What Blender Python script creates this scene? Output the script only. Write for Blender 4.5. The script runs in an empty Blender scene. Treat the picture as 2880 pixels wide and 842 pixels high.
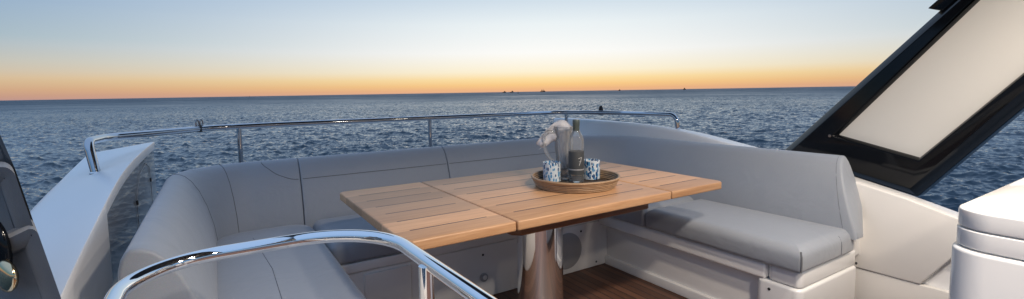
import bpy, bmesh, math, random
import numpy as np
from mathutils import Vector, Matrix

# World axes are the yacht's: X along the table, Y away from the camera, Z up; the deck is z = 0.
SC = bpy.context.scene
COL = SC.collection
rnd = random.Random(7)
PI = math.pi
SEA_Z = -4.45

# ------------------------------------------------------------------ helpers
def lin(c):
    return tuple(((v/255)/12.92 if v/255 <= .04045 else ((v/255+.055)/1.055)**2.4) for v in c)

def link(o, parent=None):
    COL.objects.link(o)
    if parent: o.parent = parent
    return o

def tag(o, label=None, cat=None, group=None, kind=None):
    if label: o['label'] = label
    if cat: o['category'] = cat
    if group: o['group'] = group
    if kind: o['kind'] = kind
    return o

def empty(name, loc=(0,0,0), label=None, cat=None, group=None, kind=None):
    o = bpy.data.objects.new(name, None); o.empty_display_size = .1
    o.location = loc
    link(o); return tag(o, label, cat, group, kind)

def off(p):
    if p is None: return Vector((0,0,0))
    return off(p.parent) + p.location

def obj(name, geo, mat, parent=None, smooth=40, bevel=0, seg=3):
    """geo = (verts, faces) in world coordinates; linked as one mesh object under parent."""
    vs, fs = geo
    base = off(parent)
    me = bpy.data.meshes.new(name)
    me.from_pydata([tuple(Vector(v)-base) for v in vs], [], fs)
    bm = bmesh.new(); bm.from_mesh(me)
    bmesh.ops.remove_doubles(bm, verts=bm.verts, dist=1e-5)
    bmesh.ops.recalc_face_normals(bm, faces=bm.faces)
    if bevel:
        es = [e for e in bm.edges if len(e.link_faces) == 2 and e.calc_face_angle(0) > .5]
        bmesh.ops.bevel(bm, geom=es, offset=bevel, segments=seg, profile=.5, affect='EDGES', clamp_overlap=True)
    bm.to_mesh(me); bm.free()
    for p in me.polygons: p.use_smooth = smooth > 0
    if smooth: me.set_sharp_from_angle(angle=math.radians(smooth))
    me.materials.append(mat)
    o = bpy.data.objects.new(name, me)
    return link(o, parent)

def merge(*gs):
    V, F = [], []
    for v, f in gs:
        n = len(V); V += [tuple(x) for x in v]; F += [tuple(i+n for i in q) for q in f]
    return V, F

def box(x0, x1, y0, y1, z0, z1):
    v = [(x,y,z) for z in (z0,z1) for y in (y0,y1) for x in (x0,x1)]
    return v, [(0,2,3,1),(4,5,7,6),(0,1,5,4),(2,6,7,3),(0,4,6,2),(1,3,7,5)]

def loft(loops, cap=True, closed=True):
    n = len(loops[0]); V = [tuple(p) for l in loops for p in l]; F = []
    for i in range(len(loops)-1):
        for j in range(n if closed else n-1):
            a, b = i*n+j, i*n+(j+1) % n
            F.append((a, b, b+n, a+n))
    if cap and closed:
        F.append(tuple(reversed(range(n)))); F.append(tuple(range((len(loops)-1)*n, len(loops)*n)))
    return V, F

def lathe(prof, c=(0,0,0), n=32, caps=True):
    loops = [[(c[0]+r*math.cos(2*PI*k/n), c[1]+r*math.sin(2*PI*k/n), c[2]+z) for k in range(n)] for r, z in prof]
    return loft(loops, caps)

def catmull(P, k=8, closed=False):
    P = [Vector(p) for p in P]; out = []; n = len(P)
    for i in range(n if closed else n-1):
        p0 = P[(i-1) % n] if closed or i > 0 else P[i]*2-P[i+1]
        p1 = P[i]; p2 = P[(i+1) % n]
        p3 = P[(i+2) % n] if closed or i+2 < n else P[i+1]*2-P[i]
        for j in range(k):
            t = j/k
            out.append(.5*((2*p1)+(p2-p0)*t+(2*p0-5*p1+4*p2-p3)*t*t+(3*p1-p0-3*p2+p3)*t**3))
    if not closed: out.append(P[-1])
    return out

def fillet(P, R, k=10):
    """Polyline with its corners rounded by radius R (number or list)."""
    P = [Vector(p) for p in P]; out = [P[0]]
    for i in range(1, len(P)-1):
        r = R[i-1] if isinstance(R, (list, tuple)) else R
        a = (P[i-1]-P[i]).normalized(); b = (P[i+1]-P[i]).normalized()
        th = a.angle(b)
        if th > PI-.02 or r <= 0: out.append(P[i]); continue
        t = r/math.tan(th/2)
        c = P[i]+(a+b).normalized()*(r/math.sin(th/2))
        s, e = P[i]+a*t-c, P[i]+b*t-c
        ang = s.angle(e)
        for j in range(k+1):
            w = j/k
            out.append(c+(s*math.sin((1-w)*ang)+e*math.sin(w*ang))/math.sin(ang))
    out.append(P[-1]); return out

def tube(P, r, n=12, cap=True, closed=False):
    P = [Vector(p) for p in P]
    if not isinstance(r, (list, tuple)): r = [r]*len(P)
    m = len(P); loops = []
    t0 = (P[1]-P[0]).normalized()
    nrm = t0.orthogonal().normalized()
    for i in range(m):
        if closed: t = (P[(i+1) % m]-P[(i-1) % m]).normalized()
        else: t = (P[min(i+1, m-1)]-P[max(i-1, 0)]).normalized()
        nrm = (nrm-t*nrm.dot(t)).normalized(); b = t.cross(nrm)
        loops.append([P[i]+(nrm*math.cos(2*PI*k/n)+b*math.sin(2*PI*k/n))*r[i] for k in range(n)])
    if closed: loops.append(loops[0]); cap = False
    return loft(loops, cap)

def rrect(x0, x1, y0, y1, r, k=6):
    r = max(1e-4, min(r, (x1-x0)/2-1e-4, (y1-y0)/2-1e-4)); out = []
    for cx, cy, a in ((x1-r,y1-r,0),(x0+r,y1-r,PI/2),(x0+r,y0+r,PI),(x1-r,y0+r,1.5*PI)):
        for j in range(k+1):
            t = a+PI/2*j/k; out.append((cx+r*math.cos(t), cy+r*math.sin(t)))
    return out

def pad(x0, x1, y0, y1, z0, z1, rv=.03, rt=.03, rb=.015, puff=0, k=6, nt=6):
    """Upholstered block: plan corners rounded rv, top edge rt, bottom edge rb, crowned by puff."""
    loops = []
    def ring(o, z): loops.append([(x, y, z) for x, y in rrect(x0+o, x1-o, y0+o, y1-o, max(rv-o, .004), k)])
    for j in range(4):
        a = PI/2*j/3; ring(rb*(1-math.sin(a)), z0+rb*(1-math.cos(a)))
    for j in range(nt+1):
        a = PI/2*j/nt; ring(rt*(1-math.cos(a)), z1-rt+rt*math.sin(a))
    if puff:
        m = min(x1-x0, y1-y0)/2*.96
        for j in range(1, 9):
            w = j/8; o = rt+(m-rt)*w; ring(o, z1+puff*math.sin(w*PI/2))
    return loft(loops)

def prism(poly, axis, a, b):
    """Polygon extruded along an axis from a to b; poly holds the two other coordinates in order."""
    def pt(p, t):
        return {'x': (t, p[0], p[1]), 'y': (p[0], t, p[1]), 'z': (p[0], p[1], t)}[axis]
    return loft([[pt(p, a) for p in poly], [pt(p, b) for p in poly]])

# ------------------------------------------------------------------ materials
def nodes(name):
    m = bpy.data.materials.new(name); m.use_nodes = True
    nt = m.node_tree; return m, nt, nt.nodes, nt.links, nt.nodes['Principled BSDF']

def N(nt, t, **kw):
    n = nt.nodes.new(t)
    for k, v in kw.items():
        if k in n.inputs: n.inputs[k].default_value = v
        else: setattr(n, k, v)
    return n

def math_node(nt, op, a, b=None, c=None):
    n = nt.nodes.new('ShaderNodeMath'); n.operation = op
    for i, v in enumerate((a, b, c)):
        if v is None: continue
        if isinstance(v, (int, float)): n.inputs[i].default_value = v
        else: nt.links.new(v, n.inputs[i])
    return n.outputs[0]

def mixc(nt, f, a, b, blend='MIX'):
    n = nt.nodes.new('ShaderNodeMix'); n.data_type = 'RGBA'; n.blend_type = blend
    for s, v in ((n.inputs[0], f), (n.inputs[6], a), (n.inputs[7], b)):
        if isinstance(v, (int, float)): s.default_value = v
        elif isinstance(v, tuple): s.default_value = (*v, 1) if len(v) == 3 else v
        else: nt.links.new(v, s)
    return n.outputs[2]

def simple(name, col, rough=.5, metal=0, var=.06, scale=3, coat=0, bump=0, bscale=60, ior=1.5, rvar=.08):
    m, nt, nd, lk, b = nodes(name)
    tc = N(nt, 'ShaderNodeTexCoord')
    nz = N(nt, 'ShaderNodeTexNoise', Scale=scale, Detail=5.0)
    lk.new(tc.outputs['Object'], nz.inputs['Vector'])
    d = tuple(c*(1-var) for c in col); e = tuple(min(1, c*(1+var)) for c in col)
    lk.new(mixc(nt, nz.outputs['Fac'], d, e), b.inputs['Base Color'])
    r = math_node(nt, 'MULTIPLY_ADD', nz.outputs['Fac'], rvar, max(0, rough-rvar/2)); lk.new(r, b.inputs['Roughness'])
    b.inputs['Metallic'].default_value = metal; b.inputs['IOR'].default_value = ior
    b.inputs['Coat Weight'].default_value = coat; b.inputs['Coat Roughness'].default_value = .06
    if bump:
        n2 = N(nt, 'ShaderNodeTexNoise', Scale=bscale, Detail=3.0); lk.new(tc.outputs['Object'], n2.inputs['Vector'])
        bp = N(nt, 'ShaderNodeBump', Strength=bump, Distance=.002); lk.new(n2.outputs['Fac'], bp.inputs['Height'])
        lk.new(bp.outputs['Normal'], b.inputs['Normal'])
    return m

def fabric_mat(name, col):
    m, nt, nd, lk, b = nodes(name)
    tc = N(nt, 'ShaderNodeTexCoord')
    n1 = N(nt, 'ShaderNodeTexNoise', Scale=2.2, Detail=4.0); lk.new(tc.outputs['Object'], n1.inputs['Vector'])
    n2 = N(nt, 'ShaderNodeTexNoise', Scale=420.0, Detail=2.0); lk.new(tc.outputs['Object'], n2.inputs['Vector'])
    c = mixc(nt, n1.outputs['Fac'], tuple(x*.93 for x in col), tuple(x*1.07 for x in col))
    c = mixc(nt, .22, c, n2.outputs['Color'], 'SOFT_LIGHT'); lk.new(c, b.inputs['Base Color'])
    b.inputs['Roughness'].default_value = .55
    b.inputs['Sheen Weight'].default_value = .25; b.inputs['Sheen Roughness'].default_value = .5
    n3 = N(nt, 'ShaderNodeTexNoise', Scale=7.0, Detail=3.0, Distortion=.6); lk.new(tc.outputs['Object'], n3.inputs['Vector'])
    b1 = N(nt, 'ShaderNodeBump', Strength=.38, Distance=.015); lk.new(n3.outputs['Fac'], b1.inputs['Height'])
    b2 = N(nt, 'ShaderNodeBump', Strength=.25, Distance=.001); lk.new(n2.outputs['Fac'], b2.inputs['Height'])
    lk.new(b1.outputs['Normal'], b2.inputs['Normal']); lk.new(b2.outputs['Normal'], b.inputs['Normal'])
    return m

def teak_mat(name, light, dark, rough, x0=None, x1=None, y0=0, pitch=.129, first=.115, border=.055, lines=6, across=False):
    """Oiled teak; with x0/x1 given, dark caulk lines run along X inside the end boards."""
    m, nt, nd, lk, b = nodes(name)
    g = N(nt, 'ShaderNodeNewGeometry')
    sp = N(nt, 'ShaderNodeSeparateXYZ'); lk.new(g.outputs['Position'], sp.inputs[0])
    X, Y, Z = sp.outputs
    if across: X, Y = Y, X
    pos = N(nt, 'ShaderNodeCombineXYZ')
    lk.new(math_node(nt, 'MULTIPLY', X, 1.4), pos.inputs[0])
    lk.new(math_node(nt, 'MULTIPLY', Y, 22.0), pos.inputs[1]); lk.new(math_node(nt, 'MULTIPLY', Z, 22.0), pos.inputs[2])
    q = math_node(nt, 'DIVIDE', math_node(nt, 'SUBTRACT', Y, y0+first-pitch), pitch)
    idx = math_node(nt, 'FLOOR', q)
    wn = N(nt, 'ShaderNodeTexWhiteNoise', noise_dimensions='1D'); lk.new(math_node(nt, 'ADD', idx, (x0 or 0)*7.3), wn.inputs['W'])
    pv = N(nt, 'ShaderNodeVectorMath', operation='ADD'); lk.new(pos.outputs[0], pv.inputs[0])
    cx = N(nt, 'ShaderNodeCombineXYZ'); lk.new(math_node(nt, 'MULTIPLY', wn.outputs[0], 37.0), cx.inputs[0]); lk.new(cx.outputs[0], pv.inputs[1])
    n1 = N(nt, 'ShaderNodeTexNoise', Scale=3.0, Detail=6.0, Distortion=.8); lk.new(pv.outputs[0], n1.inputs['Vector'])
    n2 = N(nt, 'ShaderNodeTexNoise', Scale=16.0, Detail=3.0); lk.new(pv.outputs[0], n2.inputs['Vector'])
    c = mixc(nt, math_node(nt, 'MULTIPLY_ADD', n1.outputs['Fac'], 1.8, -.4), dark, light)
    c = mixc(nt, math_node(nt, 'MULTIPLY', n2.outputs['Fac'], .35), c, tuple(v*.62 for v in dark))
    tint = math_node(nt, 'MULTIPLY_ADD', wn.outputs[0], .5, .74)
    tn = N(nt, 'ShaderNodeCombineXYZ')
    for i in range(3): lk.new(tint, tn.inputs[i])
    c = mixc(nt, 1.0, c, tn.outputs[0], 'MULTIPLY')
    if x0 is not None:
        fr = math_node(nt, 'FRACT', q)
        d = math_node(nt, 'MINIMUM', fr, math_node(nt, 'SUBTRACT', 1.0, fr))
        line = math_node(nt, 'LESS_THAN', d, .0039/pitch)
        ins = math_node(nt, 'MULTIPLY', math_node(nt, 'GREATER_THAN', X, x0+border), math_node(nt, 'LESS_THAN', X, x1-border))
        rng = math_node(nt, 'MULTIPLY', math_node(nt, 'GREATER_THAN', q, .5), math_node(nt, 'LESS_THAN', q, lines+.5))
        f = math_node(nt, 'MULTIPLY', line, math_node(nt, 'MULTIPLY', ins, rng))
        f = math_node(nt, 'MULTIPLY', f, .95)
        c = mixc(nt, f, c, (.03,.02,.016))
        inv = math_node(nt, 'SUBTRACT', 1.0, f)
        bp = N(nt, 'ShaderNodeBump', Strength=.6, Distance=.002); lk.new(inv, bp.inputs['Height']); lk.new(bp.outputs['Normal'], b.inputs['Normal'])
    lk.new(c, b.inputs['Base Color'])
    lk.new(math_node(nt, 'MULTIPLY_ADD', n1.outputs['Fac'], .2, rough-.1), b.inputs['Roughness'])
    return m

M = {}
M['gel'] = simple('white_gelcoat', (.78,.78,.775), .07, var=.02, scale=1.5, coat=.6, rvar=.06)
M['gel_weathered'] = simple('weathered_gelcoat', (.82,.825,.83), .32, var=.03, scale=2.5, rvar=.12)
M['gel_satin'] = simple('satin_gelcoat', (.76,.745,.72), .38, var=.03, scale=1.5, rvar=.1)
M['fab'] = fabric_mat('grey_vinyl', (.272,.297,.338))
M['seam'] = simple('seam_thread', (.12,.127,.14), .8)
M['darkfab'] = fabric_mat('charcoal_vinyl', (.105,.11,.12))
M['chrome'] = simple('polished_steel', (.88,.88,.88), .05, metal=1, var=.02, rvar=.05)
M['rail_steel'] = simple('dark_reflection_steel', (.50,.52,.55), .08, metal=1, var=.05, scale=9, rvar=.08)  # guard rail chrome, darkened in colour to imitate dark reflections
M['pedestal_steel'] = simple('pedestal_steel', (.86,.87,.88), .06, metal=1, var=.02, rvar=.04)
M['steel'] = simple('dull_steel', (.30,.31,.33), .3, metal=1)
M['black'] = simple('gloss_black', (.004,.005,.007), .10, var=.2, rvar=.05, ior=1.33)
M['smoke'] = simple('smoked_shell', (.085,.09,.095), .12, coat=.3)
M['gold_chrome'] = simple('gold_reflection_chrome', (.78,.60,.36), .12, metal=1)  # chrome with the gold reflection of lamps and teak put into its colour
M['panel'] = simple('beige_panel', (.64,.635,.61), .45, var=.02, scale=1, bump=.15, bscale=300)
M['lining'] = simple('dark_headlining', (.05,.055,.065), .5)
M['rubber'] = simple('dark_rubber', (.02,.02,.022), .6)
M['greydisc'] = simple('grey_grille', (.34,.335,.34), .5, bump=.6, bscale=400)
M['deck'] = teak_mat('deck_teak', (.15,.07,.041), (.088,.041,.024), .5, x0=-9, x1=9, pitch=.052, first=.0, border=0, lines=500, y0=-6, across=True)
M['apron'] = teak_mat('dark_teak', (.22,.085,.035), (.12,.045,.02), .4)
M['rattan'] = simple('rattan_cane', (.34,.22,.125), .45, var=.35, scale=40, bump=.4, bscale=120)
M['rattan_dark'] = simple('rattan_dark_base', (.05,.032,.02), .55, var=.3, scale=40)

def thin_glass(name, tint, rough=.01, ior=1.45, veil=0):
    m, nt, nd, lk, b = nodes(name)
    fr = N(nt, 'ShaderNodeFresnel', IOR=ior); tr = N(nt, 'ShaderNodeBsdfTransparent'); tr.inputs[0].default_value = (*tint, 1)
    gl = N(nt, 'ShaderNodeBsdfGlossy', Roughness=rough); ms = N(nt, 'ShaderNodeMixShader')
    lk.new(fr.outputs[0], ms.inputs[0]); lk.new(tr.outputs[0], ms.inputs[1]); lk.new(gl.outputs[0], ms.inputs[2])
    out = ms.outputs[0]
    if veil:
        df = N(nt, 'ShaderNodeBsdfDiffuse'); df.inputs[0].default_value = (.85,.86,.86,1)
        tl = N(nt, 'ShaderNodeBsdfTranslucent'); tl.inputs[0].default_value = (.85,.86,.86,1)
        m0 = N(nt, 'ShaderNodeMixShader', Fac=.5); lk.new(df.outputs[0], m0.inputs[1]); lk.new(tl.outputs[0], m0.inputs[2])
        m1 = N(nt, 'ShaderNodeMixShader', Fac=veil); lk.new(out, m1.inputs[1]); lk.new(m0.outputs[0], m1.inputs[2]); out = m1.outputs[0]
    lk.new(out, nd['Material Output'].inputs[0]); nd.remove(b)
    return m
def glass_mat(name, col=(1,1,1), rough=.02, ior=1.45):
    m, nt, nd, lk, b = nodes(name)
    b.inputs['Base Color'].default_value = (*col, 1); b.inputs['Roughness'].default_value = rough
    b.inputs['IOR'].default_value = ior; b.inputs['Transmission Weight'].default_value = 1
    return m
M['glass'] = thin_glass('clear_glass', (.98,.985,.985), veil=.24)
M['bottle_glass'] = thin_glass('bottle_glass', (.97,.98,.98), veil=.2)
M['screen'] = thin_glass('milky_reflection_screen', (.96,.97,.97), veil=.26)  # milky veil imitates the pale sheen of sea mirrored in gelcoat
M['label'] = simple('charcoal_label', (.055,.058,.06), .55, var=.1)
M['label_band'] = simple('silver_band', (.32,.31,.31), .4, var=.1)
M['capsule'] = simple('grey_green_capsule', (.075,.095,.085), .35, var=.1)
M['cream'] = simple('pale_ink', (.6,.58,.55), .5)
def speckle():
    m, nt, nd, lk, b = nodes('blue_speckled_glass')
    tc = N(nt, 'ShaderNodeTexCoord')
    mp = N(nt, 'ShaderNodeMapping'); mp.inputs['Scale'].default_value = (1.25,1.25,.62); lk.new(tc.outputs['Object'], mp.inputs[0])
    v = N(nt, 'ShaderNodeTexVoronoi', Scale=75.0, Randomness=1.0); lk.new(mp.outputs[0], v.inputs['Vector'])
    hue = N(nt, 'ShaderNodeSeparateColor'); lk.new(v.outputs['Color'], hue.inputs[0])
    spot = math_node(nt, 'LESS_THAN', v.outputs['Distance'], math_node(nt, 'MULTIPLY_ADD', hue.outputs[0], .42, .28))
    c = mixc(nt, math_node(nt, 'GREATER_THAN', hue.outputs[1], .45), (.016,.07,.19), (.09,.27,.48))
    c = mixc(nt, spot, (.62,.68,.72), c)
    lk.new(c, b.inputs['Base Color']); b.inputs['Roughness'].default_value = .08
    b.inputs['Coat Weight'].default_value = .5
    return m
M['speckle'] = speckle()
def cloth_mat():
    m, nt, nd, lk, b = nodes('sheer_white_cloth')
    b.inputs['Base Color'].default_value = (.93,.92,.93,1); b.inputs['Roughness'].default_value = .8
    b.inputs['Transmission Weight'].default_value = .0
    tl = N(nt, 'ShaderNodeBsdfTranslucent'); tl.inputs[0].default_value = (.8,.78,.80,1); m0 = N(nt, 'ShaderNodeMixShader', Fac=.35)
    lk.new(b.outputs[0], m0.inputs[1]); lk.new(tl.outputs[0], m0.inputs[2])
    tr = N(nt, 'ShaderNodeBsdfTransparent'); ms = N(nt, 'ShaderNodeMixShader', Fac=.82)
    lk.new(tr.outputs[0], ms.inputs[1]); lk.new(m0.outputs[0], ms.inputs[2]); lk.new(ms.outputs[0], nd['Material Output'].inputs[0])
    return m
M['cloth'] = cloth_mat()
M['ship'] = simple('ship_paint', (.022,.017,.014), .7, var=.2, scale=.2)
M['ship_white'] = simple('ship_white', (.05,.038,.03), .7, var=.2, scale=.2)
def lamp_mat():
    m, nt, nd, lk, b = nodes('lamp_lens')
    b.inputs['Emission Color'].default_value = (1,.78,.52,1); b.inputs['Emission Strength'].default_value = 7
    return m
M['lamp'] = lamp_mat()

# ------------------------------------------------------------------ sky and light
YAW = math.radians(32.4)                 # the camera looks this far from +Y towards +X
SUN_AZ = YAW+math.radians(5.0)
sun_dir = Vector((math.sin(SUN_AZ), math.cos(SUN_AZ), 0))
w = bpy.data.worlds.new('World'); SC.world = w; w.use_nodes = True
nt = w.node_tree; lk = nt.links; bg = nt.nodes['Background']
tc = N(nt, 'ShaderNodeTexCoord')
sp = N(nt, 'ShaderNodeSeparateXYZ'); lk.new(tc.outputs['Generated'], sp.inputs[0])
zz = math_node(nt, 'MAXIMUM', sp.outputs[2], 0.0)
fac = math_node(nt, 'SQRT', zz)
def ramp(stops):
    r = nt.nodes.new('ShaderNodeValToRGB'); r.color_ramp.interpolation = 'EASE' if False else 'LINEAR'
    e = r.color_ramp.elements
    while len(e) > 1: e.remove(e[-1])
    for i, (z, c) in enumerate(stops):
        el = e[0] if i == 0 else e.new(math.sqrt(z))
        el.position = math.sqrt(z); el.color = (*lin(c), 1)
    lk.new(fac, r.inputs[0]); return r.outputs[0]
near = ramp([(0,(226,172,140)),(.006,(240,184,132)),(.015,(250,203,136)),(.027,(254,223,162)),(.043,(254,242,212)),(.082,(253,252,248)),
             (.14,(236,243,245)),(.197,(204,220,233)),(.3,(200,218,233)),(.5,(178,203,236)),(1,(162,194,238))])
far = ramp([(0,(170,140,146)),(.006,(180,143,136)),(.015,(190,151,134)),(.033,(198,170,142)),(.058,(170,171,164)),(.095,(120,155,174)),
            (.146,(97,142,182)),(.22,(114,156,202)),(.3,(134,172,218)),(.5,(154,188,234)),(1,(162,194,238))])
hz = N(nt, 'ShaderNodeVectorMath', operation='NORMALIZE')
cb = N(nt, 'ShaderNodeCombineXYZ'); lk.new(sp.outputs[0], cb.inputs[0]); lk.new(sp.outputs[1], cb.inputs[1]); lk.new(cb.outputs[0], hz.inputs[0])
dt = N(nt, 'ShaderNodeVectorMath', operation='DOT_PRODUCT'); lk.new(hz.outputs[0], dt.inputs[0]); dt.inputs[1].default_value = sun_dir
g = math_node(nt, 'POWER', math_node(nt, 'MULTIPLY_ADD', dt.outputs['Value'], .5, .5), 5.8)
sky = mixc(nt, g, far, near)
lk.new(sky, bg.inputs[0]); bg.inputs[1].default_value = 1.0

sun = bpy.data.lights.new('sun', 'SUN'); sun.energy = .02; sun.angle = math.radians(20); sun.color = (1,.62,.34)
so = bpy.data.objects.new('sun', sun); link(so)
sd = Vector((sun_dir.x, sun_dir.y, math.tan(math.radians(3)))).normalized()
so.rotation_euler = sd.to_track_quat('Z', 'Y').to_euler()

# ------------------------------------------------------------------ sea
def ocean_tile(n, L, wind, wdir, hs, seed, chop=1.0, lmin=.0):
    rs = np.random.RandomState(seed)
    k = np.fft.fftfreq(n, L/n)*2*np.pi
    kx, ky = np.meshgrid(k, k, indexing='ij'); kk = np.hypot(kx, ky); kk[0,0] = 1
    Lw = wind*wind/9.81
    ph = np.exp(-1/(kk*Lw)**2)/kk**3.6*(.25+np.abs((kx*wdir[0]+ky*wdir[1])/kk)**2)*np.exp(-(kk*lmin)**2)
    ph[0,0] = 0
    h = np.sqrt(ph)*(rs.randn(n,n)+1j*rs.randn(n,n))
    s = np.real(np.fft.ifft2(h)); sc = hs/4/s.std()
    H = s*sc
    dx = np.real(np.fft.ifft2(h*1j*kx/kk))*sc*chop; dy = np.real(np.fft.ifft2(h*1j*ky/kk))*sc*chop
    return H, dx, dy

def sample(T, L, x, y):
    n = T.shape[0]; u = (x/L*n) % n; v = (y/L*n) % n
    i = np.floor(u).astype(int) % n; j = np.floor(v).astype(int) % n; a = u-np.floor(u); b = v-np.floor(v)
    i2 = (i+1) % n; j2 = (j+1) % n
    return T[i,j]*(1-a)*(1-b)+T[i2,j]*a*(1-b)+T[i,j2]*(1-a)*b+T[i2,j2]*a*b

def make_sea():
    rs = [3.0]
    while rs[-1] < 14: rs.append(rs[-1]+.6)
    while rs[-1] < 400: rs.append(rs[-1]+max(.10, .0034*rs[-1]))
    while rs[-1] < 1600: rs.append(rs[-1]*1.0046)
    while rs[-1] < 2500: rs.append(rs[-1]*1.02)
    while rs[-1] < 40000: rs.append(rs[-1]*1.05)
    r = np.array(rs)
    c = YAW
    fine = np.linspace(c-math.radians(62), c+math.radians(62), 1250)
    coarse = np.linspace(c+math.radians(62), c+2*PI-math.radians(62), 160)[1:-1]
    a = np.concatenate([fine, coarse])
    R, A = np.meshgrid(r, a, indexing='ij')
    X = R*np.sin(A); Y = R*np.cos(A)
    wd = (math.sin(YAW+.5), math.cos(YAW+.5))
    H = np.zeros_like(X); DX = np.zeros_like(X); DY = np.zeros_like(X)
    for n, L, wind, hs, seed, rot, lm in ((512, 52., 2.15, .21, 3, .0, .05), (512, 19., 1.2, .09, 9, .5, .02), (256, 173., 7.0, .17, 5, -.3, .5), (256, 101., 3.7, .27, 12, .25, .3)):
        cs, sn = math.cos(rot), math.sin(rot)
        x, y = X*cs-Y*sn, X*sn+Y*cs
        T, tx, ty = ocean_tile(n, L, wind, (wd[0]*cs-wd[1]*sn, wd[0]*sn+wd[1]*cs), hs, seed, 1.0, lm)
        h, hx, hy = sample(T, L, x, y), sample(tx, L, x, y), sample(ty, L, x, y)
        # gusts: patches of calmer and rougher water
        gu = 1+.28*np.sin(x/19.+1.3*np.sin(y/31.))*np.sin(y/27.+.9*np.sin(x/43.))+.25*np.sin(x/71.+1.7*np.sin(y/88.))*np.sin(y/53.+1.1*np.sin(x/97.))
        H += h*gu; DX += hx*cs+hy*sn; DY += -hx*sn+hy*cs
    fade = np.clip((R-4)/6, 0, 1)*np.clip(1.4-R/6000, 0, 1)
    V = np.stack([X+DX*fade*.8, Y+DY*fade*.8, H*fade], -1).reshape(-1, 3)
    nr, na = X.shape
    i, j = np.meshgrid(np.arange(nr-1), np.arange(na), indexing='ij')
    j2 = (j+1) % na
    F = np.stack([i*na+j, (i+1)*na+j, (i+1)*na+j2, i*na+j2], -1).reshape(-1, 4)
    me = bpy.data.meshes.new('sea')
    me.vertices.add(len(V)); me.vertices.foreach_set('co', V.astype(np.float32).ravel())
    me.loops.add(F.size); me.loops.foreach_set('vertex_index', F.astype(np.int32).ravel())
    me.polygons.add(len(F)); me.polygons.foreach_set('loop_start', np.arange(0, F.size, 4, dtype=np.int32))
    me.polygons.foreach_set('use_smooth', np.ones(len(F), dtype=bool))
    me.update(calc_edges=True); me.validate()
    lod = me.attributes.new('unresolved', 'FLOAT', 'POINT')          # how much of the wave slope is finer than the mesh
    lod.data.foreach_set('value', np.clip(np.log(R/90)/np.log(1000/90), 0, 1).astype(np.float32).ravel())
    o = bpy.data.objects.new('sea', me); link(o); o.location = (0,0,SEA_Z); o['kind'] = 'structure'
    m, nt, nd, lk, b = nodes('sea_water')
    b.inputs['Base Color'].default_value = (.026,.052,.072,1); b.inputs['Roughness'].default_value = .06
    b.inputs['IOR'].default_value = 1.333
    tc = N(nt, 'ShaderNodeTexCoord')
    n1 = N(nt, 'ShaderNodeTexNoise', Scale=5.0, Detail=4.0, Roughness=.6); lk.new(tc.outputs['Object'], n1.inputs['Vector'])
    n2 = N(nt, 'ShaderNodeTexNoise', Scale=.35, Detail=4.0); lk.new(tc.outputs['Object'], n2.inputs['Vector'])
    s1 = N(nt, 'ShaderNodeVectorMath', operation='SUBTRACT'); lk.new(n1.outputs['Color'], s1.inputs[0]); s1.inputs[1].default_value = (.5,.5,.5)
    s2 = N(nt, 'ShaderNodeVectorMath', operation='SUBTRACT'); lk.new(n2.outputs['Color'], s2.inputs[0]); s2.inputs[1].default_value = (.5,.5,.5)
    m1 = N(nt, 'ShaderNodeVectorMath', operation='MULTIPLY'); lk.new(s1.outputs[0], m1.inputs[0]); m1.inputs[1].default_value = (.42,.42,0)
    m2 = N(nt, 'ShaderNodeVectorMath', operation='MULTIPLY'); lk.new(s2.outputs[0], m2.inputs[0]); m2.inputs[1].default_value = (.0,.0,0)
    ge = N(nt, 'ShaderNodeNewGeometry')
    a1 = N(nt, 'ShaderNodeVectorMath', operation='ADD'); lk.new(ge.outputs['Normal'], a1.inputs[0]); lk.new(m1.outputs[0], a1.inputs[1])
    a2 = N(nt, 'ShaderNodeVectorMath', operation='ADD'); lk.new(a1.outputs[0], a2.inputs[0]); lk.new(m2.outputs[0], a2.inputs[1])
    nn = N(nt, 'ShaderNodeVectorMath', operation='NORMALIZE'); lk.new(a2.outputs[0], nn.inputs[0]); lk.new(nn.outputs[0], b.inputs['Normal'])
    at = N(nt, 'ShaderNodeAttribute', attribute_name='unresolved')
    cp = N(nt, 'ShaderNodeTexNoise', Scale=.007, Detail=4.0, Roughness=.65); lk.new(tc.outputs['Object'], cp.inputs['Vector'])   # cat's paws: wind patches
    paw = math_node(nt, 'MULTIPLY_ADD', cp.outputs['Fac'], .9, .05)
    lk.new(math_node(nt, 'MULTIPLY_ADD', math_node(nt, 'MULTIPLY', at.outputs['Fac'], paw), 1.0, .03), b.inputs['Roughness'])
    me.materials.append(m)
make_sea()

# ------------------------------------------------------------------ deck
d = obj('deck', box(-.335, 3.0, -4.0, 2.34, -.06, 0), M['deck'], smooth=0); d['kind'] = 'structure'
hull = prism([(-1.0,-4),(-.9,1.6),(-.36,1.92),(-.33,3.0),(.1,3.6),(1.2,4.1),(2.7,3.9),(3.1,3.2),(3.3,2.2),(3.4,-4)], 'z', -1.0, -.07)
obj('superstructure', hull, M['gel'], bevel=.05)['kind'] = 'structure'

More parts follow.
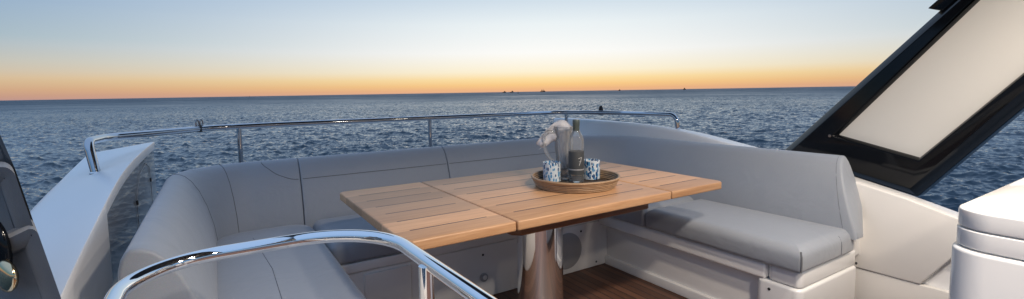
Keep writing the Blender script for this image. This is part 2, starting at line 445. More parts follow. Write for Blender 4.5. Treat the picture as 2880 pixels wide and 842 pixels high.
# ------------------------------------------------------------------ coamings (moulded side walls that sweep up into wings)
ZR = np.array([(-3.0,.31),(-.4,.32),(.0,.40),(.4,.49),(.649,.556),(.829,.611),(1.03,.657),(1.34,.729),(1.63,.785),(1.8,.811),(1.99,.846),(2.24,.876),
               (2.5,.890),(2.9,.898),(3.4,.900),(3.6,.897)])
def ridge_z(v):
    return sum(float(np.interp(v+e, ZR[:,0], ZR[:,1])) for e in (-.12,-.06,0,.06,.12))/5
def flat_top(n, v): return .001-.022*max(0, n-.06)/.15
def twisted_top(n, v):
    # tilts outwards, more so further aft
    return -(.115-.075*(min(3.42, max(1.7, v))-2.29))*n/.27
def coaming(ridge_u, s, vend, name, label, open_from=99, top=flat_top, width=.21):
    """s = +1: outer side towards +X; -1: towards -X. The end is slanted."""
    t = empty(name, (ridge_u, 0, 0), label, 'coaming')
    loops = []
    vs = [-3.0,-2,-1,-.5]+[x*.08 for x in range(-4, 48)]
    vs = sorted([v for v in vs if v < vend-.03 and abs(v-open_from) > .01]+[vend-.012, vend]+([open_from-.0005, open_from+.0005] if open_from < 9 else []))
    for v in vs:
        z = ridge_z(v); tip = max(0, (v-(vend-.02))/.02)*.008
        T = lambda n: z+top(n, v)
        L = [(0,-.05),(0,.30),(0,z-.03),(.0005,z-.007),(.003,z-.0025),(.009,T(.009)),(.06,T(.06)),(width*.55,T(width*.55)),(width*.8,T(width*.8)),(width-.02,T(width-.02)),(width,T(width)-.006),(width+.012,T(width)-.03),
             (width+.07,z-.42),(width+.16,-.9),(.05,-.9)]
        if v > open_from:                        # from here on the moulding is a plate standing over the added reflection screen
            L = [(width-.05,T(width-.05)-.05),(.10,T(.10)-.05),(.004,z-.045)]+L[3:11]+[(width+.006,T(width)-.02),(width,T(width)-.04),(width-.015,T(width)-.05),(width-.03,T(width-.03)-.05)]
        pts = []
        for (n, zz_) in L:
            # slanted far end: outer points stop short of the inner tip
            vv = v-.55*max(0, n)*max(0, (v-2.7)/(vend-2.7)) if v > 2.7 else v
            pts.append((ridge_u+s*(n+tip*(1 if n < .1 else -1)), vv, zz_-(tip if zz_ > .3 else 0)))
        loops.append(pts)
    obj('moulding', loft(loops), M['gel_weathered'], t, smooth=35)
    return t
port = coaming(-.30, -1, 3.42, 'coaming', 'tall white gelcoat coaming with an added clear screen under its wing for the mirrored sea, beside the helm seat', 1.885, twisted_top, .27)
star = coaming(2.72, 1, 3.55, 'coaming', 'white gelcoat coaming sweeping round behind the bench and under the black arch')
# clear screen added under the wing in place of the gelcoat's sea reflection, with a catch plate outline and two small hinges
scr = [(1.90,.10),(3.37,.10),(3.37,ridge_z(3.37)-.045)]+[(v, ridge_z(v)-.045) for v in (3.1,2.8,2.5,2.24,2.1,1.99,1.90)]
sc_o = obj('reflection_screen', prism(scr, 'x', -.316, -.308), M['screen'], port, smooth=0)
hp = fillet([(-.305,2.55,.50),(-.305,2.56,.72),(-.305,2.70,.80),(-.305,2.95,.825),(-.305,3.08,.79),(-.305,3.10,.70),(-.305,3.10,.55)], .05, 5)
obj('hatch_seam', tube(hp, .0016, 6), M['greydisc'], sc_o)
for y, z in ((2.555,.70),(3.085,.72)):
    obj('hinge', pad(-.307,-.300,y-.010,y+.010,z-.010,z+.010,.003,.002,.002), M['rubber'], sc_o)
# raised inner panel of the aft coaming, with its pointed lower edge
pp = [(1.06,.24),(.76,.238),(.655,.395),(.30,.42),(.30,.468),(.649,.574),(.829,.627),(1.03,.671),(1.06,.678)]
obj('inner_panel', prism(pp, 'x', 2.683, 2.745), M['gel_satin'], star, bevel=.006)
obj('lower_panel', box(2.69, 2.719, .0, 1.08, .0, .235), M['gel_satin'], star, bevel=.004)

fw = empty('bulwark', (1.2, 3.1, 0), 'low white bulwark behind the long backrest, under the chrome guard rail', 'bulwark')
obj('moulding', prism([(2.96,-.9),(2.96,.60),(2.98,.63),(3.02,.645),(3.28,.635),(3.34,.60),(3.55,-.9)], 'x', -.06, 2.72), M['gel'], fw, bevel=.006)

# ------------------------------------------------------------------ sofa
sofa = empty('corner_sofa', (1.2, 2.2, 0), 'built-in U-shaped sofa in pale grey vinyl wrapped round the teak table', 'sofa')
ZB, ZT = .355, .47
# seat cushions
sc = []
def seat(x0, x1, y0, y1, **k):
    a = dict(rv=.035, rt=.045, rb=.02, puff=.010); a.update(k)
    o = obj('seat_cushion', pad(x0, x1, y0, y1, ZB, ZT, **a), M['fab'], sofa, smooth=60); sc.append(o); return o
sL = seat(-.10, .410, .75, 2.72, rv=.12)
sB1 = seat(.416, 1.25, 2.225, 2.74)
sB2 = seat(1.256, 2.045, 2.225, 2.74)
sC = seat(2.05, 2.58, 1.835, 2.74, rv=.02)
sR = seat(2.055, 2.555, .975, 1.828, rv=.012, rt=.05)
# stitched seams on the seats
def seam(pts, parent, r=.0022): return obj('piping', tube(pts, r, 6), M['seam'], parent)
seam([(.145,.8,.4785),(.15,1.4,.4805),(.155,2.0,.4805),(.12,2.5,.4795)], sL, .0010)
seam([(2.0575,.974,.365),(2.057,.973,.40),(2.058,.974,.43),(2.066,.982,.452)], sR, .0035)
seam(catmull([(2.418,.992,.456),(2.42,.985,.45),(2.42,.974,.42),(2.42,.974,.37)], 5), sR, .0009)

# backrests: one profile swept along a U-shaped path, cut at its seams
prof = [(.0,.425),(.002,.47),(.012,.55),(.034,.64),(.062,.715),(.090,.763),(.115,.788),(.138,.799),(.158,.801),(.169,.793),(.179,.776),(.185,.75),
        (.188,.68),(.158,.55),(.07,.425)]
path = fillet([(-.025,1.37,0),(-.025,2.695,0),(2.515,2.695,0),(2.515,.955,0)], [.16,.30], 24)
dense = []
for i in range(len(path)-1):
    a, b = path[i], path[i+1]; n = max(1, int((b-a).length/.03))
    for j in range(n): dense.append(a+(b-a)*(j/n))
dense.append(path[-1])
arc = [0]
for i in range(1, len(dense)): arc.append(arc[-1]+(dense[i]-dense[i-1]).length)
TOT = arc[-1]
def at_s(s):
    s = min(max(s, 0), TOT); i = int(np.searchsorted(arc, s)); i = min(max(i, 1), len(dense)-1)
    w_ = (s-arc[i-1])/(arc[i]-arc[i-1]); p = dense[i-1].lerp(dense[i], w_)
    i0, i1 = max(0, i-2), min(len(dense)-1, i+1)
    t = (dense[i1]-dense[i0]).normalized(); return p, Vector((-t.y, t.x, 0))   # outward (left of travel)
def s_at(x=None, y=None, last=False):
    best = None
    for i, p in enumerate(dense):
        dd = abs(p.x-x) if x is not None else abs(p.y-y)
        ok = (p.y > 2.6) if x is not None else ((p.x > 2.0) == last)
        if ok and (best is None or dd < best[0]): best = (dd, arc[i])
    return best[1]
def inset(pr, d):
    out = []; n = len(pr)
    cx = sum(p[0] for p in pr)/n; cz = sum(p[1] for p in pr)/n
    for i, p in enumerate(pr):
        a = Vector(pr[(i-1) % n]); b = Vector(pr[(i+1) % n]); t = (b-a)
        nn = Vector((t.y, -t.x)).normalized()
        if i in (0, n-1): nn = Vector((-.7 if i == n-1 else .7, .7))
        out.append((p[0]+nn.x*d*(-1 if False else 1), p[1]+nn.y*d))
    return out
# make sure the inset goes inwards
_t = inset(prof, .01)
INS = 1 if _t[8][1] < prof[8][1] else -1
def rest_pt(s, n, z):
    p, o = at_s(s)
    q = p+o*n; q.z = z
    k = max(0, (s-(TOT-.35))/.35)
    q.y += k*k*max(-.02, z-.46)*.36                       # the free end leans back
    return q
def backrest(s0, s1, r0=.006, r1=.006):
    ss = []
    for j in range(5):
        a = PI/2*j/4; ss.append((s0+r0*(1-math.cos(a)), r0*(1-math.sin(a))))
    m = max(2, int((s1-s0)/.035))
    for j in range(1, m): ss.append((s0+r0+(s1-s0-r0-r1)*j/m, 0))
    for j in range(5):
        a = PI/2*j/4; ss.append((s1-r1+r1*math.sin(a), r1*(1-math.cos(a))))
    loops = []
    for s, d in ss:
        pr = inset(prof, INS*d) if d > 1e-6 else prof
        loops.append([rest_pt(s, n, z) for n, z in pr])
    return obj('backrest_cushion', loft(loops), M['fab'], sofa, smooth=50)
def on_prof(t):
    i = min(int(t), len(prof)-2); f = t-i
    return prof[i][0]*(1-f)+prof[i+1][0]*f, prof[i][1]*(1-f)+prof[i+1][1]*f
def seam_over(s, parent, a=0, b=13.0, r=.0024):
    P = [rest_pt(s, *on_prof(a+(b-a)*j/26)) for j in range(27)]
    return seam(P, parent, r)
def seam_along(s0, s1, t, parent, r=.0018):
    n, z = on_prof(t); return seam([rest_pt(s0+(s1-s0)*j/20, n-.0005, z) for j in range(21)], parent, r)
sa, sb, sc_ = s_at(x=.385), s_at(x=1.262), s_at(x=2.16)
s_left = s_at(y=2.50)+.07
b1 = backrest(0, sa-.002, .010, .005); b2 = backrest(sa+.002, sb-.002, .005, .005)
b3 = backrest(sb+.002, sc_-.002, .005, .004); b4 = backrest(sc_+.002, TOT, .004, .018)
seam_over(s_left, b1, r=.0017); seam_over(s_left+.145, b1, r=.0020)
seam_along(sa+.01, sb-.01, 3.75, b2); seam_along(sb+.01, sc_-.01, 3.75, b3)
P = []
for j in range(15):
    w_ = j/14; P.append(rest_pt(sa-.01-.17*math.sin((1-w_)*PI/2), *on_prof(3.75+2.9*(1-math.sin(w_*PI/2)))))
seam(P, b1, .0018)
seam_over(TOT-.055, b4, 0, 11, .0009)

# moulded bases under the seats
base_back = merge(box(.36, 2.16, 2.24, 2.70, .0, .30), box(.36, 2.10, 2.232, 2.70, .303, .352))
bk = obj('base_panel', base_back, M['gel_satin'], sofa, bevel=.006)
obj('recess_panel', pad(.56,.80,2.228,2.26,.05,.285,.012,.004,.004), M['gel_satin'], bk)
bl = obj('base_panel', merge(box(-.2, .375, .8, 2.6, 0, .30), box(-.2, .395, .79, 2.6, .303, .352)), M['gel_satin'], sofa, bevel=.006)
br = obj('base_panel', merge(box(2.155, 2.62, 1.20, 2.24, 0, .268), box(2.135, 2.62, 1.20, 2.24, 0, .055)), M['gel_satin'], sofa, bevel=.005)
obj('base_ledge', merge(box(2.088, 2.62, 1.145, 2.30, .272, .349)), M['gel'], br, bevel=.012)
eb = merge(pad(2.088, 2.64, .985, 1.19, 0, .271, .035, .014, .002), pad(2.096, 2.64, .992, 1.142, .274, .350, .03, .014, .01))
be = obj('end_block', eb, M['gel'], sofa, smooth=40)
obj('side_filler', box(2.56, 2.70, 1.0, 2.3, .3, .50), M['gel'], br, bevel=.02)
def screw(p, axis, parent):
    a = {'y': (0,-1,0), 'x': (-1,0,0)}[axis]; p = Vector(p); a = Vector(a)
    return obj('screw', tube([p-a*.004, p+a*.0015, p+a*.003], [.0065,.0065,.004], 10), M['rubber'], parent)
screw((1.216,2.239,.248), 'y', bk); screw((1.93,2.239,.256), 'y', bk); screw((2.06,2.239,.03), 'y', bk)
screw((2.087,1.123,.235), 'x', be); screw((2.115,.984,.225), 'y', be); screw((2.61,.984,.285), 'y', be)
def disc_y(c, r, depth, n=40, rim=.004):
    loops = [[(c[0]+q*math.cos(2*PI*k/n), c[1]-y, c[2]+q*math.sin(2*PI*k/n)) for k in range(n)] for q, y in ((r,0),(r,depth-rim*.5),(r-rim,depth),(r*.2,depth))]
    return loft(loops)
obj('speaker_grille', disc_y((1.815,2.240,.150), .115, .008), M['greydisc'], bk, smooth=30)
dp = obj('drain_plug', disc_y((1.217,2.240,.120), .024, .012), M['greydisc'], bk, smooth=30)
obj('plug_cap', disc_y((1.219,2.229,.121), .013, .006), M['gel_satin'], dp, smooth=30)
vg = [pad(2.11+.014*(i % 4), 2.116+.014*(i % 4), 1.35+.02*(i//4), 1.356+.02*(i//4), .348, .3505, .002, .001, .0005, k=2, nt=2) for i in range(40)]

# ------------------------------------------------------------------ table
tab = empty('dining_table', (1.285, 1.80, 0), 'teak folding table with planked top on a polished steel pedestal', 'table')
TZ, TB = .70, .664
for nm, x0, x1, cut in (('table_leaf', .466, .866, 'l'), ('table_top', .872, 1.683, ''), ('table_leaf', 1.689, 2.072, 'r')):
    m = teak_mat('teak_'+nm+cut, (.72,.43,.235), (.50,.26,.12), .42, x0=x0, x1=x1, y0=1.345)
    c = .022
    pl = [(x0+(c if cut == 'l' else 0),1.345),(x1-(c if cut == 'r' else 0),1.345)]
    if cut == 'r': pl += [(x1,1.345+c),(x1,2.25-c)]
    pl += [(x1-(c if cut == 'r' else 0),2.25),(x0+(c if cut == 'l' else 0),2.25)]
    if cut == 'l': pl += [(x0,2.25-c),(x0,1.345+c)]
    obj(nm, prism(pl, 'z', TB, TZ), m, tab, bevel=.006, seg=3, smooth=35)
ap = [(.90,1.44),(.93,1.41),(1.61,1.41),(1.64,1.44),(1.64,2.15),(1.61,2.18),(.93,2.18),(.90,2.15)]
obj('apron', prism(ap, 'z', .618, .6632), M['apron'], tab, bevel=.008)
def ped():
    loops = []
    for z, s in ((.0,1.12),(.012,1.12),(.014,1.0),(.03,1.0),(.2,1.0),(.40,1.0),(.57,1.0),(.60,1.0),(.617,1.0)):
        loops.append([(1.292+.117*s*math.cos(2*PI*k/48), 1.80+.10*s*math.sin(2*PI*k/48), z) for k in range(48)])
    return loft(loops)
obj('pedestal', ped(), M['pedestal_steel'], tab, smooth=50)

# ------------------------------------------------------------------ things on the table
TC = Vector((1.435, 1.705, 0))
tray = empty('tray', (TC.x, TC.y, TZ), 'round coiled rattan tray holding a bottle, glasses and a jug', 'tray')
TR = .205
obj('tray_base', lathe([(.05,.002),(TR-.022,.002),(TR-.022,.010),(.05,.010)], (TC.x,TC.y,TZ), 48), M['rattan_dark'], tray)
coils = []
for k in range(6):
    rr = TR-.018+.0036*k; z = TZ+.0062+.0080*k
    pts = [(TC.x+(rr+.0006*math.sin(9*a+k))*math.cos(a), TC.y+rr*math.sin(a), z+.0006*math.sin(5*a+2*k)) for a in [2*PI*j/72 for j in range(72)]]
    coils.append(tube(pts, .0041 if k < 5 else .0058, 8, closed=True))
obj('tray_wall', lathe([(TR-.0185,.004),(TR-.0005,.044),(TR-.0030,.044),(TR-.0215,.004)], (TC.x,TC.y,TZ), 64), M['rattan_dark'], tray)
obj('coiled_rim', merge(*coils), M['rattan'], tray, smooth=60)

BZ = TZ+.011
def bottle():
    p = Vector((1.462, 1.728, BZ))
    b = obj('wine_bottle', lathe([(.004,.003),(.033,.0),(.0365,.004),(.0368,.19),(.0355,.208),(.030,.224),(.020,.240),(.0152,.252),(.0145,.27),(.0145,.296),(.004,.2965)], p, 40), M['bottle_glass'], smooth=50)
    tag(b, 'clear wine bottle with a charcoal label and grey capsule, standing in the tray', 'bottle')
    lb = obj('label', lathe([(.0372,.040),(.0374,.041),(.0374,.150),(.0372,.151)], p, 48, caps=False), M['label'], b)
    obj('label_band', lathe([(.0374,.060),(.0377,.0605),(.0377,.0655),(.0374,.066)], p, 48, caps=False), M['label_band'], lb)
    obj('capsule', lathe([(.0150,.246),(.0160,.247),(.0160,.272),(.0170,.276),(.0172,.300),(.016,.302),(.002,.3025)], p, 32), M['capsule'], b, smooth=40)
    # the pale brush-drawn mark on the label
    def onl(a, z): return (p.x+.0382*math.cos(a), p.y+.0382*math.sin(a), p.z+z)
    aim = math.atan2(-p.y, -p.x)+.45
    st = catmull([onl(aim-.20,.117),onl(aim+.02,.120),onl(aim+.26,.123),onl(aim+.16,.112),onl(aim+.05,.098),onl(aim-.10,.084)], 5)
    st2 = catmull([onl(aim-.12,.102),onl(aim+.06,.104),onl(aim+.2,.106)], 4)
    obj('script_mark', merge(tube(st, .0011, 6), tube(st2, .0009, 6)), M['cream'], lb)
bottle()

def tumbler(p, label, rz):
    o = [(.012,.0),(.040,.0),(.043,.003),(.0438,.02),(.0440,.094),(.0425,.0955),(.0412,.094),(.0408,.018),(.036,.013),(.004,.012)]
    t = obj('tumbler', lathe([(r, z) for r, z in o], (0,0,0), 40), M['speckle'], smooth=40)
    t.location = p; t.rotation_euler.z = rz
    tag(t, label, 'glass', 'blue speckled tumblers in the tray')
    return t
tumbler((1.377,1.812,BZ), 'blue speckled tumbler in front of the clear jug', 0)
tumbler((1.570,1.742,BZ), 'blue speckled tumbler beside the wine bottle, away from the jug', 2.1)

jp = Vector((1.478, 1.842, BZ))
jug = obj('glass_jug', lathe([(.004,.004),(.036,.0),(.040,.004),(.030,.030),(.033,.05),(.040,.09),(.046,.15),(.047,.19),(.043,.235),(.047,.262),(.0455,.2625),(.041,.235),(.0445,.19),(.0435,.15),(.037,.09),(.029,.055),(.02,.042),(.004,.040)], jp, 40), M['glass'], smooth=50)
tag(jug, 'clear glass jug with a loop handle behind the tumblers, sheer napkin in its mouth', 'jug')
dl = Vector((-.90,.44,0)).normalized()
hpnts = [jp+dl*.046+Vector((0,0,.225)), jp+dl*.075+Vector((0,0,.238)), jp+dl*.100+Vector((0,0,.215)), jp+dl*.100+Vector((0,0,.16)), jp+dl*.075+Vector((0,0,.105)), jp+dl*.043+Vector((0,0,.085))]
obj('handle', tube(catmull(hpnts, 7), .0085, 10), M['chrome_soft'] if 'chrome_soft' in M else M['glass'], jug, smooth=60)

def napkin():
    # a folded sheer square pushed into the jug: body inside, one corner flopping over the handle side, one standing up
    right = Vector((.844,-.536,0)); back = Vector((.536,.844,0)); up = Vector((0,0,1))
    def P(a, b, c): return jp+right*a+back*b+up*c
    rows = []
    outline = [(-.125,.175,-.012,.170),(-.112,.215,-.02,.190),(-.092,.245,-.055,.215),(-.060,.275,-.020,.245),(-.030,.285,.010,.252),(.0,.300,.036,.262),(.035,.272,.034,.255)]
    V = []; F = []
    n = 14
    for i in range(n):
        t = i/(n-1)
        for j in range(9):
            s = j/8
            # centre line runs from the hanging corner over the rim to the standing corner
            a = -.128+.165*t; top = .180+.115*math.sin(min(1, t*1.25)*PI*.62)-.03*max(0, t-.8)*5
            wdt = .075*math.sin(PI*(.12+.80*t))
            zc = top-wdt*1.15*(1-s)
            fold = .010*math.sin(s*9+t*7)+.006*math.sin(t*23+s*3)
            V.append(P(a+.012*math.sin(s*5+t*4), -.006+fold+.012*(s-.5), zc))
    for i in range(n-1):
        for j in range(8):
            F.append((i*9+j, i*9+j+1, (i+1)*9+j+1, (i+1)*9+j))
    cone = []
    for k in range(9):
        z = .045+.025*k; r = .010+.0034*k
        cone.append([P((r+.004*math.sin(3*a+k*.4))*math.cos(a)+.004, (r+.003*math.cos(4*a))*math.sin(a), z) for a in [2*PI*q/24 for q in range(24)]])
    V2, F2 = loft(cone, cap=False)
    o = obj('napkin', merge((V, F), (V2, F2)), M['cloth'], smooth=60)
    sol = o.modifiers.new('thickness', 'SOLIDIFY'); sol.thickness = .0008
    tag(o, 'sheer white napkin stuffed in the glass jug with a corner hanging over its handle', 'napkin')
napkin()

# ------------------------------------------------------------------ rails
gr = empty('guard_rail', (1.2, 3.2, .64), 'long chrome guard rail running behind the sofa above the sea', 'rail')
gp = [(-.425,2.565,.835),(-.440,2.585,.90)]+[]
crv = fillet([(-.430,2.565,.83),(-.455,2.60,.972),(-.43,2.83,.972),(-.03,3.215,.972),(.35,3.235,.972),(2.46,3.145,.970),(2.74,2.72,.968),(2.80,2.20,.966),(2.80,2.195,.852)],
             [.05,.16,.30,.5,.22,.5,.06], 10)
obj('top_rail', tube(crv, .0168, 18), M['rail_steel'], gr, smooth=60)
for x, y in ((.118,3.222),(1.318,3.192),(2.50,3.082)):
    obj('post', tube([(x,y,.60),(x,y,.66),(x,y,.966)], .0135, 14), M['rail_steel'], gr, smooth=60)
for p in ((-.430,2.562,.842),(2.80,2.195,.868)):
    obj('foot_flange', lathe([(.004,-.006),(.022,-.006),(.022,.002),(.017,.006),(.004,.007)], p, 20), M['chrome'], gr, smooth=40)
# clamp with two shackles, and a small dark fairlead further along
cp = Vector((-.075,3.170,.972)); ax = Vector((.72,.69,0)).normalized()
cl = obj('rail_clamp', tube([cp-ax*.011, cp+ax*.011], .0195, 14), M['rubber'], gr, smooth=40)
for k in (-1, 1):
    q = cp+ax*.013*k+Vector((0,0,.004))
    ring = [q+ax*.009*math.cos(a)+Vector((0,0,.028+.020*math.sin(a))) for a in [2*PI*j/18 for j in range(18)]]
    obj('shackle', tube(ring, .0038, 8, closed=True), M['steel'], cl, smooth=60)
obj('fairlead', lathe([(.020,-.022),(.020,.018),(.014,.045),(.008,.055),(.002,.056)], (2.685,2.86,.969), 16), M['rubber'], gr, smooth=50)

sr = empty('stair_rail', (.1, .9, 0), 'chrome stair rail curving across the front of the sofa, nearest the viewer', 'rail')
srp = fillet([(-.150,.25,.834),(-.150,1.103,.834),(.312,1.103,.834),(.342,.20,.834)], [.15,.19], 18)
obj('top_rail', tube(srp, .0140, 20), M['chrome'], sr, smooth=60)
obj('post', tube([(.314,.80,0),(.314,.80,.4),(.314,.80,.832)], .0140, 16), M['chrome'], sr, smooth=60)
obj('post', tube([(-.150,.55,0),(-.150,.55,.832)], .0115, 16), M['chrome'], sr, smooth=60)

# ------------------------------------------------------------------ black arch with pale infill
arch = empty('arch_support', (2.95, .8, .6), 'sloping gloss black arch leg with a pale infill panel, rising from the coaming', 'arch')
A = [(1.56,.735),(.155,2.22),(-.36,2.22),(.875,.585)]
def shrink(poly, d):
    out = []; n = len(poly); area = sum(poly[i][0]*poly[(i+1) % n][1]-poly[(i+1) % n][0]*poly[i][1] for i in range(n)); sg = 1 if area > 0 else -1
    for i in range(n):
        p0, p1, p2 = Vector(poly[i-1]), Vector(poly[i]), Vector(poly[(i+1) % n])
        e1 = (p1-p0).normalized(); e2 = (p2-p1).normalized()
        n1 = Vector((-e1.y, e1.x))*sg; n2 = Vector((-e2.y, e2.x))*sg
        b = (n1+n2).normalized(); out.append(tuple(p1+b*(d/max(.2, b.dot(n1)))))
    return out
I = [(1.233,.878),(.30,1.99),(-.05,1.90),(.866,.788)]
A2 = shrink(A, .042); I2 = shrink(I, -.012)
def L(poly, u): return [(u, a, b) for a, b in poly]
ring = [L(A,3.09), L(A,2.985), L(A2,2.935), L(I2,2.93), L(I,2.955), L(I,3.06), L(A,3.09)]
V = []; F = []
V, F = loft(ring, cap=False)
obj('frame', (V, F), M['black'], arch, bevel=.006, smooth=40)
obj('infill_panel', prism(shrink(I, -.004), 'x', 2.972, 3.03), M['panel'], arch, smooth=0)
obj('fin', prism([(.872,1.523),(.80,1.498),(.2,2.10),(.26,2.13)], 'x', 2.97, 3.06), M['black'], arch, bevel=.004)
obj('screw', tube([(2.934,1.262,.872),(2.928,1.262,.872)], .008, 10), M['chrome'], arch)

# ------------------------------------------------------------------ cabinet
cab = empty('bar_cabinet', (1.9, 0, 0), 'rounded white gelcoat bar cabinet with two grooves below its lid', 'cabinet')
obj('lid', pad(1.484, 2.75, -.75, .372, .8085, .852, .075, .005, .003, k=14), M['gel'], cab, smooth=40)
obj('drawer_band', pad(1.483, 2.75, -.75, .373, .7620, .8045, .075, .003, .003, k=14), M['gel'], cab, smooth=40)
obj('body', pad(1.475, 2.75, -.75, .378, 0, .7575, .075, .008, .004, k=14), M['gel'], cab, smooth=40)
obj('shadow_gap', pad(1.495, 2.73, -.74, .361, .70, .83, .07, .002, .002, k=14), M['gel_satin'], cab, smooth=40)

# ------------------------------------------------------------------ helm seat at the edge
hs = empty('helm_seat', (-.42, .95, 0), 'charcoal upholstered helm seat back with a glossy shell, beside the coaming', 'seat')
def slab(poly, off_, th, r=.02):
    """Padded slab standing across the view: poly in (along, z); along is measured from the seat's inner edge outwards."""
    a = Vector((-.844,.536,0)); b = Vector((-.27,.963,0))
    org = Vector((-.285,1.09,0))
    f = lambda p, d_: tuple(org+a*p[0]+b*d_+Vector((0,0,p[1])))
    loops = []
    n = 5
    for j in range(n+1):
        t = PI/2*j/n; loops.append([f(p, off_-th/2+r*(1-math.sin(t))) for p in shrink(poly, r*(1-math.cos(PI/2-t)) if False else r*(math.cos(t)))])
    for j in range(n+1):
        t = PI/2*j/n; loops.append([f(p, off_+th/2-r*(1-math.cos(t))) for p in shrink(poly, r*(math.sin(t)))])
    return loft(loops)
def rpoly(P, r, k=5):
    P3 = [Vector((p[0], p[1], 0)) for p in P]
    n = len(P3); mid = (P3[-1]+P3[0])/2
    q = fillet([mid]+P3+[mid], r, k); return [(v.x, v.y) for v in q[:-1]]
bp_ = rpoly([(.003,1.045),(-.012,.98),(-.052,.82),(-.09,.60),(.45,.60),(.45,1.045)], [.02,.05,.05,.02,.02,.02])
bs = obj('backrest', slab(bp_, 0, .10, .03), M['darkfab'], hs, smooth=50)
sh = rpoly([(.022,1.11),(-.004,1.03),(-.03,.92),(.4,.92),(.4,1.15)], [.02,.03,.01,.01,.02])
obj('shell', slab(sh, .075, .03, .01), M['smoke'], hs, smooth=50)
lo = rpoly([(-.022,.955),(-.05,.84),(-.10,.60),(.40,.60),(.40,.92),(.045,.925)], [.012,.04,.02,.02,.02,.02])
obj('side_bolster', slab(lo, -.03, .10, .03), M['darkfab'], hs, smooth=50)
org = Vector((-.285,1.09,0)); aa = Vector((-.844,.536,0)); bb = Vector((-.27,.963,0))
def boss(along, z, rx, rz, d0, d1):
    c0 = org+aa*along+bb*d0+Vector((0,0,z)); loops = []
    for q in range(7):
        t = PI/2*q/6; k = max(.02, math.cos(t)); dd = (d1-d0)*math.sin(t)
        loops.append([c0+aa*rx*k*math.cos(w_)+Vector((0,0,rz*k*math.sin(w_)))+bb*dd for w_ in [2*PI*j/32 for j in range(32)]])
    return loft(loops)
hc = obj('hinge_cover', boss(.046, .912, .028, .058, -.078, -.100), M['black'], hs, smooth=60)
obj('hinge_pin', boss(.032, .880, .020, .026, -.098, -.118), M['gold_chrome'], hc, smooth=60)

# ------------------------------------------------------------------ hardtop over the aft half (its downlights are mirrored in the steel)
ht = empty('hardtop', (1.2, -1.6, 2.2)); ht['kind'] = 'structure'
obj('canopy', pad(.25, 2.95, -4.0, 3.3, 2.22, 2.36, .45, .06, .03), M['lining'], ht)
LAMPS = [(1.15,.0,165),(1.9,.0,130),(2.4,-.4,45),(.45,-1.0,180),(2.2,-1.5,80)]
for x, y, watts in LAMPS:
    obj('downlight', lathe([(.003,.004),(.034,.004),(.036,.0),(.045,-.004),(.05,.0),(.05,.004)], (x,y,2.215), 24), M['lamp'], ht)
    ld = bpy.data.lights.new('downlight', 'SPOT'); ld.energy = watts; ld.color = (1,.865,.725); ld.shadow_soft_size = .09
    ld.spot_size = math.radians(150); ld.spot_blend = .6
    lo_ = bpy.data.objects.new('downlight_lamp', ld); link(lo_); lo_.location = (x,y,2.20)

# ------------------------------------------------------------------ far vessels
def sea_pt(px, dist):
    """A place on the sea, px = tangent of the bearing from the camera's heading."""
    az = YAW+math.atan(px); return Vector((math.sin(az)*dist, math.cos(az)*dist, SEA_Z)), az
def vessel(name, label, tanb, dist, Lh, hh, house, mast, cat, flip=1):
    p, az = sea_pt(tanb, dist)
    r = Vector((math.cos(az), -math.sin(az), 0))*flip; f = Vector((math.sin(az), math.cos(az), 0))
    e = empty(name, p, label, cat)
    def T(a, b, z): return tuple(p+r*a+f*b+Vector((0,0,z)))
    W = Lh*.13
    st = [(-.5,.8,.75),(-.3,1,.7),(.1,1,.75),(.35,.7,.95),(.5,.05,1.25)]
    loops = [[T(Lh*a,-W*k,hh*z),T(Lh*a,-W*k*.7,-1),T(Lh*a,W*k*.7,-1),T(Lh*a,W*k,hh*z)] for a, k, z in st]
    obj('hull', loft(loops), M['ship'], e)
    for (a0, a1, z0, z1) in house:
        obj('wheelhouse', loft([[T(Lh*a0,-W*.7,z0),T(Lh*a1,-W*.7,z0),T(Lh*a1,W*.7,z0),T(Lh*a0,W*.7,z0)],[T(Lh*(a0+.02),-W*.6,z1),T(Lh*(a1-.03),-W*.6,z1),T(Lh*(a1-.03),W*.6,z1),T(Lh*(a0+.02),W*.6,z1)]]), M['ship_white'], e)
    for a, z0, z1 in mast:
        obj('mast', tube([T(Lh*a,0,z0),T(Lh*a,0,z1)], [1.1,.8], 8), M['ship'], e)
    return e
D = 4000
u_ = D/1317.
vessel('fishing_boat', 'dark fishing boat with two masts, largest vessel on the horizon', (1528-1440)/1317*1.0, D, 13*u_, 3.4*u_, [(-.30,-.02,3.0*u_,5.8*u_),(.1,.34,3.0*u_,5.0*u_)], [(-.16,5*u_,8.5*u_),(.22,4*u_,9.0*u_)], 'boat')
vessel('motor_boat', 'low dark boat on the horizon, farthest from the channel marker of a close pair', (1420-1440)/1317, D, 10*u_, 2.6*u_, [(-.1,.3,1.8*u_,4.2*u_)], [(.1,2.5*u_,3.5*u_)], 'boat')
vessel('motor_boat', 'low dark boat on the horizon right next to the channel marker', (1440.5-1440)/1317, D, 11*u_, 2.6*u_, [(.0,.38,1.8*u_,4.6*u_)], [(.2,2.5*u_,3.8*u_)], 'boat')
vessel('motor_boat', 'tiny boat on the horizon above the fairlead and bench corner, smaller than its neighbour', (1742.5-1440)/1317, D, 5.5*u_, 2.2*u_, [(-.05,.4,1.6*u_,4.0*u_)], [], 'boat')
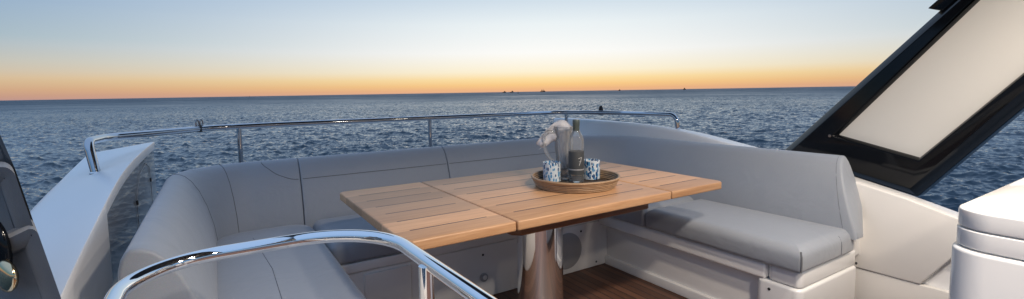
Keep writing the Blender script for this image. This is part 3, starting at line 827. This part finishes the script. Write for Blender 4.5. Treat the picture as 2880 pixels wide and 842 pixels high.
vessel('motor_boat', 'small boat on the horizon above the curved end of the guard rail', (1925-1440)/1317, D, 7*u_, 2.4*u_, [(-.2,.25,1.8*u_,4.8*u_)], [(.0,3*u_,4.4*u_)], 'boat')
p, az = sea_pt((706-1440)/1317, D)
t = obj('sailing_boat', lathe([(.5,-1),(3.,-1),(3.4,2.),(.9,2.4),(.6,9),(.2,9.2)], p, 12), M['ship']); tag(t, 'faint speck of a distant mast on the horizon over the sofa corner', 'boat')
p, az = sea_pt((1458.7-1440)/1317, 1500)
t = obj('channel_marker', lathe([(1.3,-.6),(1.4,.3),(.9,.6),(.8,3.9),(1.1,4.2),(1.0,5.4),(.2,5.7)], p, 12), M['rubber']); tag(t, 'dark upright channel marker standing in the sea just below the horizon', 'buoy')

# ------------------------------------------------------------------ camera
cd = bpy.data.cameras.new('camera'); cam = bpy.data.objects.new('camera', cd); link(cam)
f_px, cx, cy = 1317., 1440., 370.
cd.sensor_width = 36; cd.lens = 36*f_px/2880
cd.shift_y = -(421-cy)/2880
cd.clip_start = .02; cd.clip_end = 100000
pitch = math.atan((cy-259)/f_px); roll = math.radians(.955)
F0 = Vector((math.sin(YAW), math.cos(YAW), 0)); R0 = Vector((math.cos(YAW), -math.sin(YAW), 0)); Zv = Vector((0,0,1))
Fv = F0*math.cos(pitch)-Zv*math.sin(pitch); U0 = F0*math.sin(pitch)+Zv*math.cos(pitch)
Rv = R0*math.cos(roll)-U0*math.sin(roll); Uv = R0*math.sin(roll)+U0*math.cos(roll)
cam.matrix_world = Matrix(((Rv.x,Uv.x,-Fv.x,0),(Rv.y,Uv.y,-Fv.y,0),(Rv.z,Uv.z,-Fv.z,1.15),(0,0,0,1)))
SC.camera = cam
SC.view_settings.view_transform = 'Standard'; SC.view_settings.look = 'None'
SC.view_settings.exposure = 0; SC.view_settings.gamma = 1; SC.view_settings.use_curve_mapping = False
SC.cycles.max_bounces = 10; SC.cycles.transmission_bounces = 10; SC.cycles.glossy_bounces = 5
SC.cycles.caustics_reflective = False; SC.cycles.caustics_refractive = False
SC.cycles.sample_clamp_indirect = 6
